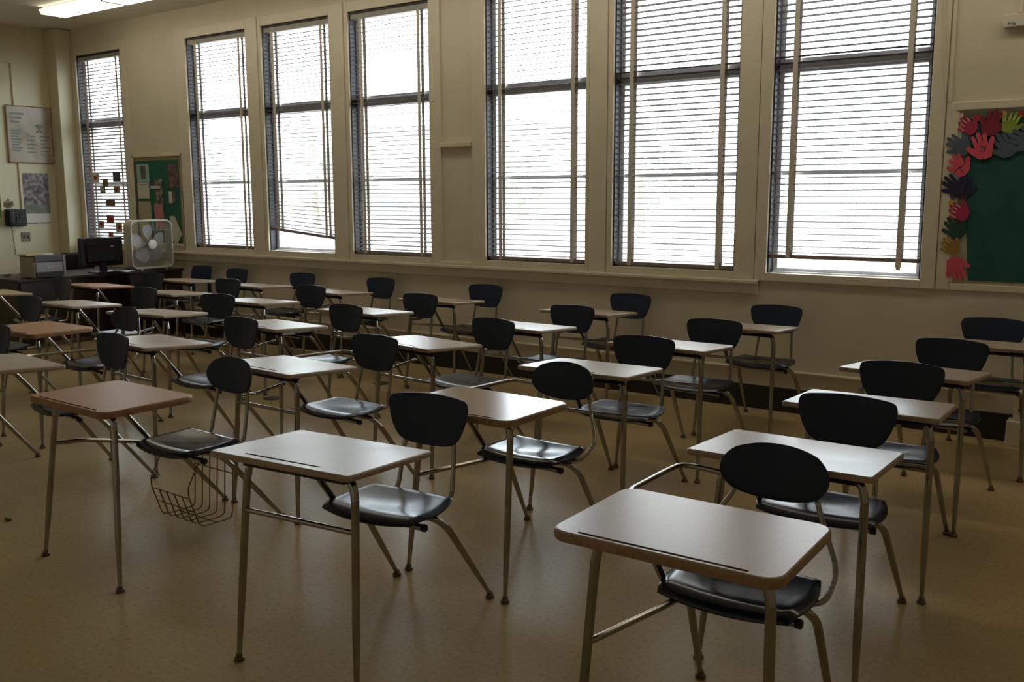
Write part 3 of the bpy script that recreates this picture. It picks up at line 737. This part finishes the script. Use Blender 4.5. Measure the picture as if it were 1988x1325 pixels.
b = MB().prism([(.07, .03), (.12, .07), (.17, .03), (.15, .02), (.12, .05), (.09, .02)], .0032, .0045, 0, 'YZ'); b.build('drawing', M['kraft'], t)
t = thing('wall_calendar', 'dark photo calendar hanging on the left wall beside the phone', 'calendar', (XL, 6.395, 1.62))
MB().box(.001, .005, -.165, .165, -.09, .31).build('photo', M['photo2'], t)
MB().box(.001, .005, -.165, .165, -.20, -.09).build('photo_caption', M['photo3'], t)
MB().box(.001, .006, -.165, .165, -.315, -.20).build('date_grid', M['white'], t)
MB().box(.001, .007, -.17, .17, -.325, -.314).build('bottom_strip', M['pdark'], t)
t = thing('wall_phone', 'black wall telephone with a long hanging cord', 'telephone', (XL, 6.09, 1.38))
MB().bevbox(.0, .07, -.125, .125, -.11, .10, .012).build('body', M['mon'], t)
MB().bevbox(.07, .11, -.115, -.055, -.09, .085, .014).build('handset', M['mon'], t)
b = MB()
for r_ in range(4):
    for c_ in range(3): b.bevbox(.07, .078, -.01+c_*.035, .015+c_*.035, -.07+r_*.035, -.048+r_*.035, .002)
b.build('keypad', M['pdark'], t)
b = MB(); pts = []
for k in range(80): a = k*.9; pts.append((.035+.008*math.cos(a), -.06+.02*k/80+.008*math.sin(a), -.10-.38*k/80))
b.tube(pts, .0035, 5).build('cord', mat('brown_cord', (0.06, 0.03, 0.015), .6), t, 60)
t = thing('wall_outlet', 'brown power outlet on the left wall under the calendar', 'outlet', (XL, 6.215, 1.13))
MB().bevbox(.0, .012, -.055, .055, -.06, .06, .004).build('plate', mat('brown_plate', (0.24, 0.17, 0.11), .5), t)
for s_ in (-1, 1): MB().bevbox(.010, .018, s_*.024-.014, s_*.024+.014, -.018, .02, .003).build('socket', M['black'], t)
t = thing('wall_hook', 'small brown keys hung on the wall above the phone', 'keys', (XL, 6.03, 1.565))
MB().lathe([(.006, 0), (.012, .004), (.008, .02)], (0, 0, .03), 10, 0, 'X').build('hook', M['bracket'], t, 40)
for k, (dy, dz) in enumerate(((-.03, -.02), (.0, -.035), (.03, -.015))): MB().bevbox(.006+.004*k, .010+.004*k, dy-.022, dy+.022, dz-.03, dz+.03, .002).build('key', M['kraft'], t)
on_left('green_poster', 'strip of light green poster at the left edge of left wall', 'poster', 5.45, 5.935, 1.38, 1.78, M['lgreen'])

# ------------------------------------------------------------------ small bulletin board
t = thing('bulletin_board', 'small green bulletin board between the corner window and next window', 'board', (-10.10, WY, 1.59))
MB().box(-.47, .47, -.012, -.001, -.515, .51).build('backing', M['green'], t)
b = MB().bevbox(-.50, -.47, -.022, 0, -.545, .54, .004).bevbox(.47, .50, -.022, 0, -.545, .54, .004).bevbox(-.5, .5, -.022, 0, .51, .54, .004).bevbox(-.5, .5, -.022, 0, -.545, -.515, .004)
b.build('frame', M['trim'], t)
def scallop(x0, z0, x1, z1, r, parent, m):
    n_ = max(2, int(math.hypot(x1-x0, z1-z0)/(r*1.7))); b = MB()
    for k in range(n_+1):
        f = k/n_; b.lathe([(r, -.0148), (r, -.0125), (r*.9, -.0123)], (x0+(x1-x0)*f, 0, z0+(z1-z0)*f), 10, 0, 'Y')
    b.build('border', m, parent)
scallop(-.45, .49, .45, .49, .024, t, M['orange']); scallop(.45, .45, .45, -.49, .024, t, M['orange']); scallop(-.45, .45, -.45, -.49, .024, t, M['floral'])
def pinned(name, label, cat, x0, x1, z0, z1, m, lift=.003, group=None, rot=0):
    o = MB().bevbox(-(x1-x0)/2, (x1-x0)/2, -.0012, .0, -(z1-z0)/2, (z1-z0)/2, .0003).build(name, m)
    o.location = ((x0+x1)/2, WY-.012-lift, (z0+z1)/2); o.rotation_euler = (0, rot, 0)
    return tag(o, label, cat, group)
pinned('notice', 'pale teal notice with a dark photo at top left of small board', 'notice', -10.51, -10.26, 1.80, 2.02, M['teal'])
pinned('photograph', 'dark upright photo printed on the pale teal notice', 'photo', -10.428, -10.33, 1.843, 2.002, M['photo'], .005)
o = pinned('notice', 'white notice with one printed line under the teal notice', 'notice', -10.514, -10.276, 1.604, 1.805, M['white'])
q = MB().box(-.085, .09, -.0016, -.0012, .066, .073).build('heading', M['kraft'], o)
pinned('notice', 'beige sheet above the yellow sheets on the small board', 'notice', -10.517, -10.258, 1.358, 1.575, M['cream'])
pinned('notice', 'upper yellow sheet at the left bottom of small board', 'notice', -10.515, -10.30, 1.26, 1.345, M['yellow'], .004)
pinned('notice', 'lower left yellow sheet half hidden behind the box fan', 'notice', -10.51, -10.42, 1.095, 1.26, M['yellow'])
pinned('notice', 'lower right yellow sheet half hidden behind the box fan', 'notice', -10.40, -10.29, 1.10, 1.265, M['yellow'])
pinned('magazine_page', 'dark picture page above the pink sheet on the board', 'picture', -10.166, -10.007, 1.542, 1.841, M['photo2'])
pinned('paper_strip', 'narrow white strip reaching across the board to the picture page', 'notice', -10.246, -10.051, 1.726, 1.757, M['white'], .006)
tag(MB().prism([(-.10, .144), (.075, .144), (.10, -.143), (-.085, -.143)], -.0012, 0).build('pink_sheet', M['pinkp'], None, None, (-10.098, WY-.015, 1.393)), 'tall pink sheet in the middle of the small board', 'notice')
pinned('photograph', 'large faded group photo at top right of small board', 'photo', -9.89, -9.69, 1.729, 2.009, M['photo'])
pinned('notice', 'small white slip beside the dark little picture', 'notice', -9.889, -9.826, 1.554, 1.69, M['white'])
pinned('photograph', 'dark little picture beside the small white slip', 'photo', -9.826, -9.755, 1.558, 1.685, M['photo'])
tag(MB().prism([(-.065, .19), (.03, .19), (.16, -.02), (.04, -.16), (-.16, .02), (-.055, .10)], -.0014, 0).build('paper_cutout', M['white'], None, None, (-9.83, WY-.016, 1.21)), 'white paper shirt shaped cutout at lower right of small board', 'cutout')
tag(MB().prism([(-.045, 0), (-.015, .02), (-.005, .055), (.025, .02), (.055, .0), (.02, -.02), (.01, -.055), (-.02, -.025)], -.002, 0).build('paper_flower', M['orange'], None, None, (-10.035, WY-.020, 1.672)), 'orange paper flower pinned over the dark picture page', 'decoration')

# heart cards taped on the corner blind
def heart(s):
    out = []
    for k in range(20):
        a = 2*PI*k/20; out.append((s*.0625*16*math.sin(a)**3/16*1.0, s*.0625*(13*math.cos(a)-5*math.cos(2*a)-2*math.cos(3*a)-math.cos(4*a))/16))
    return out
HC = [(-11.545, -11.367, 1.813, 1.926, 'white', 'redc', 'white card with a red heart, top left of the heart cards'),
      (-11.062, -10.893, 1.815, 1.94, 'pdark', None, 'dark square card at top right of the heart cards'),
      (-11.299, -11.177, 1.754, 1.852, 'kraft', None, 'brown card overlapping the one below it on the blind'),
      (-11.365, -11.241, 1.684, 1.764, 'kraft', 'cream', 'brown card with pale heart under the overlapping card'),
      (-11.06, -10.924, 1.679, 1.766, 'cream', 'redc', 'pale card with red heart below the dark square card'),
      (-11.255, -11.047, 1.518, 1.601, 'kraft', None, 'wide brown card alone in the middle of the blind'),
      (-11.259, -11.094, 1.298, 1.402, 'redcard', 'redc', 'pink card with red heart below the wide brown card'),
      (-11.451, -11.319, 1.233, 1.325, 'cream', 'redc', 'pale card at lower left of the heart cards'),
      (-11.066, -10.926, 1.191, 1.312, 'cream', 'redc', 'pale card with red heart at lower right of the cards'),
      (-11.237, -11.134, 1.09, 1.185, 'redcard', 'redc', 'red card lowest on the blind just above the monitor')]
for (x0, x1, z0, z1, m, h, lb) in HC:
    o = MB().box(-(x1-x0)/2, (x1-x0)/2, -.0012, 0, -(z1-z0)/2, (z1-z0)/2).build('heart_card', M[m], None, None, ((x0+x1)/2, WY+.006, (z0+z1)/2))
    tag(o, lb, 'card', 'heart cards on the corner blind')
    if h: MB().prism([(a, c) for a, c in heart(.62)], -.002, -.0012).build('heart', M[h], o)

# ------------------------------------------------------------------ big bulletin board
BX0, BX1 = -1.36, 1.6
t = thing('bulletin_board', 'big dark green bulletin board framed in cream at right edge', 'board', (0, WY, 1.59))
MB().box(-1.255, 1.5, -.006, -.001, -.56, .56).build('backing', M['cream'], t)
MB().prism([(-1.255, .55), (1.5, .55), (1.5, -.535), (-1.16, -.535), (-1.19, -.2), (-1.23, .1)], -.010, -.006).build('board_paper', M['green2'], t)
b = MB().bevbox(-1.36, -1.275, -.014, 0, -.605, .63, .005).bevbox(-1.275, -1.255, -.010, 0, -.56, .56, .004).bevbox(-1.275, 1.5, -.014, 0, -.605, -.56, .005)
b.build('frame', M['trim'], t)
MB().bevbox(-1.30, 1.5, -.022, 0, .575, .63, .006).build('top_rail', M['trim'], t)
MB().box(-1.255, 1.5, -.014, -.010, .515, .56).build('border_strip', M['floral'], t)
MB().box(-1.255, -1.205, -.014, -.010, -.18, .515).build('border_strip', M['floral'], t)
def disc(x, z, r, m, lb):
    tag(MB().lathe([(r, 0), (r, .0015), (r*.9, .002)], (0, 0, 0), 16, 0, 'Y').build('paper_dot', m, None, None, (x, WY-.0165, z)), lb, 'paper dot', 'round paper dots on the board border')
disc(-1.02, 2.128, .022, M['lgold'], 'yellow paper dot above the lime hand'); disc(-.975, 2.124, .022, M['slate'], 'grey paper dot right of the yellow dot on top border')
disc(-1.174, 2.112, .024, M['redc'], 'red paper dot between the folded pink hand and crimson hand'); disc(-.925, 2.120, .024, M['redc'], 'red paper dot near the upper right corner of board')
disc(-1.288, 1.568, .022, M['lgold'], 'yellow paper dot above the folded magenta hand'); disc(-1.283, 1.608, .022, M['slate'], 'grey paper dot below the navy hand'); disc(-1.282, 1.738, .024, M['teal'], 'teal paper dot above the navy hand')
HAND = [(-.35, -.52), (-.47, -.1), (-.66, .42), (-.62, .54), (-.50, .56), (-.42, .46), (-.28, .18), (-.29, .72), (-.24, .84), (-.13, .85), (-.07, .74), (-.05, .24), (.02, .86),
        (.08, .96), (.19, .96), (.24, .85), (.20, .24), (.34, .76), (.41, .85), (.51, .80), (.52, .68), (.42, .08), (.74, .30), (.85, .28), (.88, .15), (.62, -.22), (.35, -.52), (0, -.60)]
def hand(x, z, ang, s, m, lb, flip=1, lift=.0, fold=None):
    o = MB().prism([(a*flip*s, c*s) for a, c in HAND], -.0014, 0).build('paper_hand', M[m], None, None, (x, WY-.0165-lift, z))
    o.rotation_euler = (0, math.radians(ang), 0)
    tag(o, lb, 'paper hand', 'paper cutout hands on the board')
    if fold:
        for (fx, fz) in ((-.42, .35), (-.15, .5), (.12, .55), (.38, .45)):
            MB().prism([((fx-.07)*flip*s, (fz-.22)*s), ((fx+.07)*flip*s, (fz-.22)*s), ((fx+.07)*flip*s, (fz+.16)*s), ((fx-.05)*flip*s, (fz+.18)*s)], -.0035, -.0018).build('folded_finger', M[fold], o)
    return o
# ang turns the fingertips clockwise from up
hand(-1.215, 2.055, -50, .085, 'magenta', 'magenta hand with folded pink fingers in the top left board corner', 1, .004, 'rose')
hand(-1.262, 1.930, -62, .105, 'slate', 'slate blue hand at the left edge under the folded pink hand', 1, .002)
h1 = hand(-1.120, 1.915, -14, .115, 'hotpink', 'big hot pink open hand with scribbled writing on its palm', -1, .006)
hand(-1.090, 2.060, 8, .110, 'crimson', 'dark crimson hand hanging on the top border', 1, .001)
hand(-.978, 2.060, 18, .090, 'lime', 'lime green hand with folded pale fingers on the top border', 1, .003, 'llime')
hand(-.985, 1.920, -28, .110, 'slate', 'slate blue hand right of the big hot pink hand', -1, .002)
hand(-.885, 1.965, -62, .110, 'slate', 'slate blue hand cut by the right edge of the picture', -1, .004)
h2 = hand(-1.255, 1.795, -38, .100, 'hotpink', 'pink hand with a drawn cross on its palm at left edge', 1, .004)
hand(-1.225, 1.655, 2, .095, 'navyp', 'navy hand standing upright behind the other navy hand', 1, .0)
hand(-1.275, 1.665, -52, .105, 'navyp', 'navy hand pointing left at the board edge', 1, .003)
hand(-1.230, 1.498, -62, .090, 'magenta', 'magenta hand with folded light fingers below the navy hands', 1, .003, 'rose')
hand(-1.255, 1.385, -40, .105, 'greenp', 'dark green hand above the gold hand', 1, .001)
hand(-1.272, 1.270, -50, .085, 'gold', 'gold hand with folded pale fingers at left board edge', 1, .004, 'lgold')
hand(-1.243, 1.145, 162, .105, 'hotpink', 'pink hand pointing down at the bottom left board corner', -1, .003)
b = MB()
for k in range(3): b.box(-.02, .025-.008*k, -.0022, -.0015, .012-.014*k, .017-.014*k)
b.build('scribble', M['ink'], h1)
MB().prism([(-.045, -.006), (.05, .002), (.05, .006), (-.045, -.001)], -.0022, -.0015).prism([(-.004, -.045), (.0, -.045), (.004, .01), (.0, .01)], -.0022, -.0015).build('drawn_cross', M['ink'], h2)

# small wooden ledge with marker writing at the top right
t = thing('wall_ledge', 'small cream wooden block with marker letters high at right edge', 'ledge', (-.72, WY, 2.70))
MB().bevbox(-.335, .335, -.05, 0, -.037, .037, .004).build('block', M['trim'], t)
MB().bevbox(-.332, .2, -.0514, -.05, -.036, .004, .0004).build('paper_label', M['white'], t)
fc = bpy.data.curves.new('lettering', 'FONT'); fc.body = 'F/A'; fc.size = .034; fc.extrude = .0004; fc.materials.append(M['ink'])
fo = put('lettering', fc); me = bpy.data.meshes.new_from_object(fo.evaluated_get(bpy.context.evaluated_depsgraph_get())); bpy.data.objects.remove(fo)
o = put('lettering', me, t, (-.308, -.0517, -.033)); o.rotation_euler = (PI/2, 0, 0)
# power outlet boxes at the lower right
t = thing('outlet_box', 'cream floor standing power outlet box at the lower right edge', 'outlet', (-.70, 6.795, 0))
MB().bevbox(-.15, .3, -.075, .07, 0, .165, .006).build('lower_box', M['trim'], t)
MB().bevbox(-.12, .3, -.03, .07, .165, .355, .005).build('upper_box', M['trim'], t)
for zz in (.235, .30):
    for xx in (-.078, -.045): MB().bevbox(xx-.011, xx+.011, -.034, -.029, zz-.012, zz+.012, .002).build('socket', M['black'], t)

# ------------------------------------------------------------------ ceiling lights
def lamp(x0, x1, lb, y=6.015):
    t = thing('ceiling_light', lb, 'ceiling light', ((x0+x1)/2, y, ZC), 0, 'lit ceiling lights'); h = (x1-x0)/2
    MB().bevbox(-h, h, -.13, .13, -.03, 0, .006).build('housing', M['lampshell'], t)
    b = MB().prism([(-.165, -.032), (-.14, -.078), (.14, -.078), (.165, -.032)], -h+.012, h-.012, 0, 'YZ'); b.build('diffuser', M['lampon'], t)
    for s_ in (-1, 1): MB().prism([(-.17, -.028), (-.145, -.083), (.145, -.083), (.17, -.028)], s_*h-(.012 if s_ > 0 else 0), s_*h+(0 if s_ > 0 else .012), 0, 'YZ').build('end_cap', M['lampshell'], t)
for k in range(8): lamp(-8.21+1.22*k, -7.0+1.22*k, 'unseen ceiling light added to the row, %s after the cut off one' % ['first', 'second', 'third', 'fourth', 'fifth', 'sixth', 'seventh', 'eighth'][k])  # unseen units that extend the row, added to brighten the far right wall
lamp(-10.65, -9.44, 'lit ceiling light whose whole near end shows at top left'); lamp(-9.43, -8.22, 'lit ceiling light cut off by the top edge of picture')


# ------------------------------------------------------------------ outside, seen through the blinds
o = MB().box(-90, 60, WY+.3, 120, -1.1, -1.0).build('ground', M['ground']); o['kind'] = 'structure'
t = thing('apartment_building', 'pale plain building seen far off through the blinds', 'building', (-30, 30, -1))
MB().box(-9, 9, 0, 8, 0, 5.2).build('wall', M['brick_wall'], t)
MB().box(-9.3, 9.3, -.3, 8.3, 5.2, 5.5).build('roof', M['pgrey'], t)
for k in (3,):
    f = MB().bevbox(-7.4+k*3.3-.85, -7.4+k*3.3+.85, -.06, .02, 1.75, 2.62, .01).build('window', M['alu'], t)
    MB().box(-7.4+k*3.3-.76, -7.4+k*3.3+.76, -.07, -.055, 1.84, 2.54).build('pane', M['tealglass'], f)
def tree(x, y, h, r, lb):
    t = thing('tree', lb, 'tree', (x, y, -1)); rnd = random.Random(int(x*10))
    MB().tube([(0, 0, 0), (.05, .03, h*.3), (0, 0, h*.62)], [.16, .12, .06], 8).build('trunk', M['bark'], t, 60)
    b = MB()
    for k in range(260):
        th = rnd.uniform(0, 2*PI); ph = math.acos(rnd.uniform(-1, 1)); rr = r*(rnd.random()**.4)
        c = Vector((rr*math.sin(ph)*math.cos(th), rr*math.sin(ph)*math.sin(th), h*.68+rr*.85*math.cos(ph)))
        a = Vector((rnd.gauss(0, 1), rnd.gauss(0, 1), rnd.gauss(0, 1))).normalized(); e = a.orthogonal().normalized(); s_ = rnd.uniform(.16, .32)
        b.add([c-a*s_, c+e*s_*.6, c+a*s_, c-e*s_*.6, c+a.cross(e)*.04, c-a.cross(e)*.04], [(0, 1, 4), (1, 2, 4), (2, 3, 4), (3, 0, 4), (1, 0, 5), (2, 1, 5), (3, 2, 5), (0, 3, 5)])
    b.build('crown', M['leaf'], t)
tree(-20.5, 19, 5.2, 1.9, 'leafy tree outside the window left of the blank panel')
tree(-15.6, 21, 4.6, 1.7, 'leafy tree outside the window right of the blank panel')
tree(-11.6, 22, 5.6, 2.1, 'tall leafy tree outside the sixth window')
tree(-24.5, 18, 4.8, 1.6, 'leafy tree outside the window with the crooked blind')
t = thing('chain_link_fence', 'chain link fence outside low behind the rightmost window', 'fence', (-3.0, 12.0, -1))
for k in range(4): MB().tube([(-3+2*k, 0, 0), (-3+2*k, 0, 2.0)], .03, 10).build('post', M['steel'], t, 40)
MB().tube([(-3, 0, 1.97), (3, 0, 1.97)], .022, 10).build('top_rail', M['steel'], t, 40)
b = MB(); pz = .075
for k in range(int(8/pz)):
    for s_ in (1, -1):
        xa = -5+k*pz; z0_, z1_ = .05, 1.95; p = (xa, z0_); q_ = (xa+s_*1.9, z1_)
        def clip(p, q_):
            pts = []
            for tt in (0, 1): pts.append(None)
            t0, t1 = 0, 1; dx = q_[0]-p[0]
            lo, hi = sorted(((-3-p[0])/dx, (3-p[0])/dx)); return max(t0, lo), min(t1, hi)
        a_, c_ = clip(p, q_)
        if c_ > a_: b.tube([(p[0]+(q_[0]-p[0])*a_, s_*.003, p[1]+(q_[1]-p[1])*a_), (p[0]+(q_[0]-p[0])*c_, s_*.003, p[1]+(q_[1]-p[1])*c_)], .0025, 4)
o = b.build('wire_mesh', M['steel'], t); o['kind'] = 'stuff'
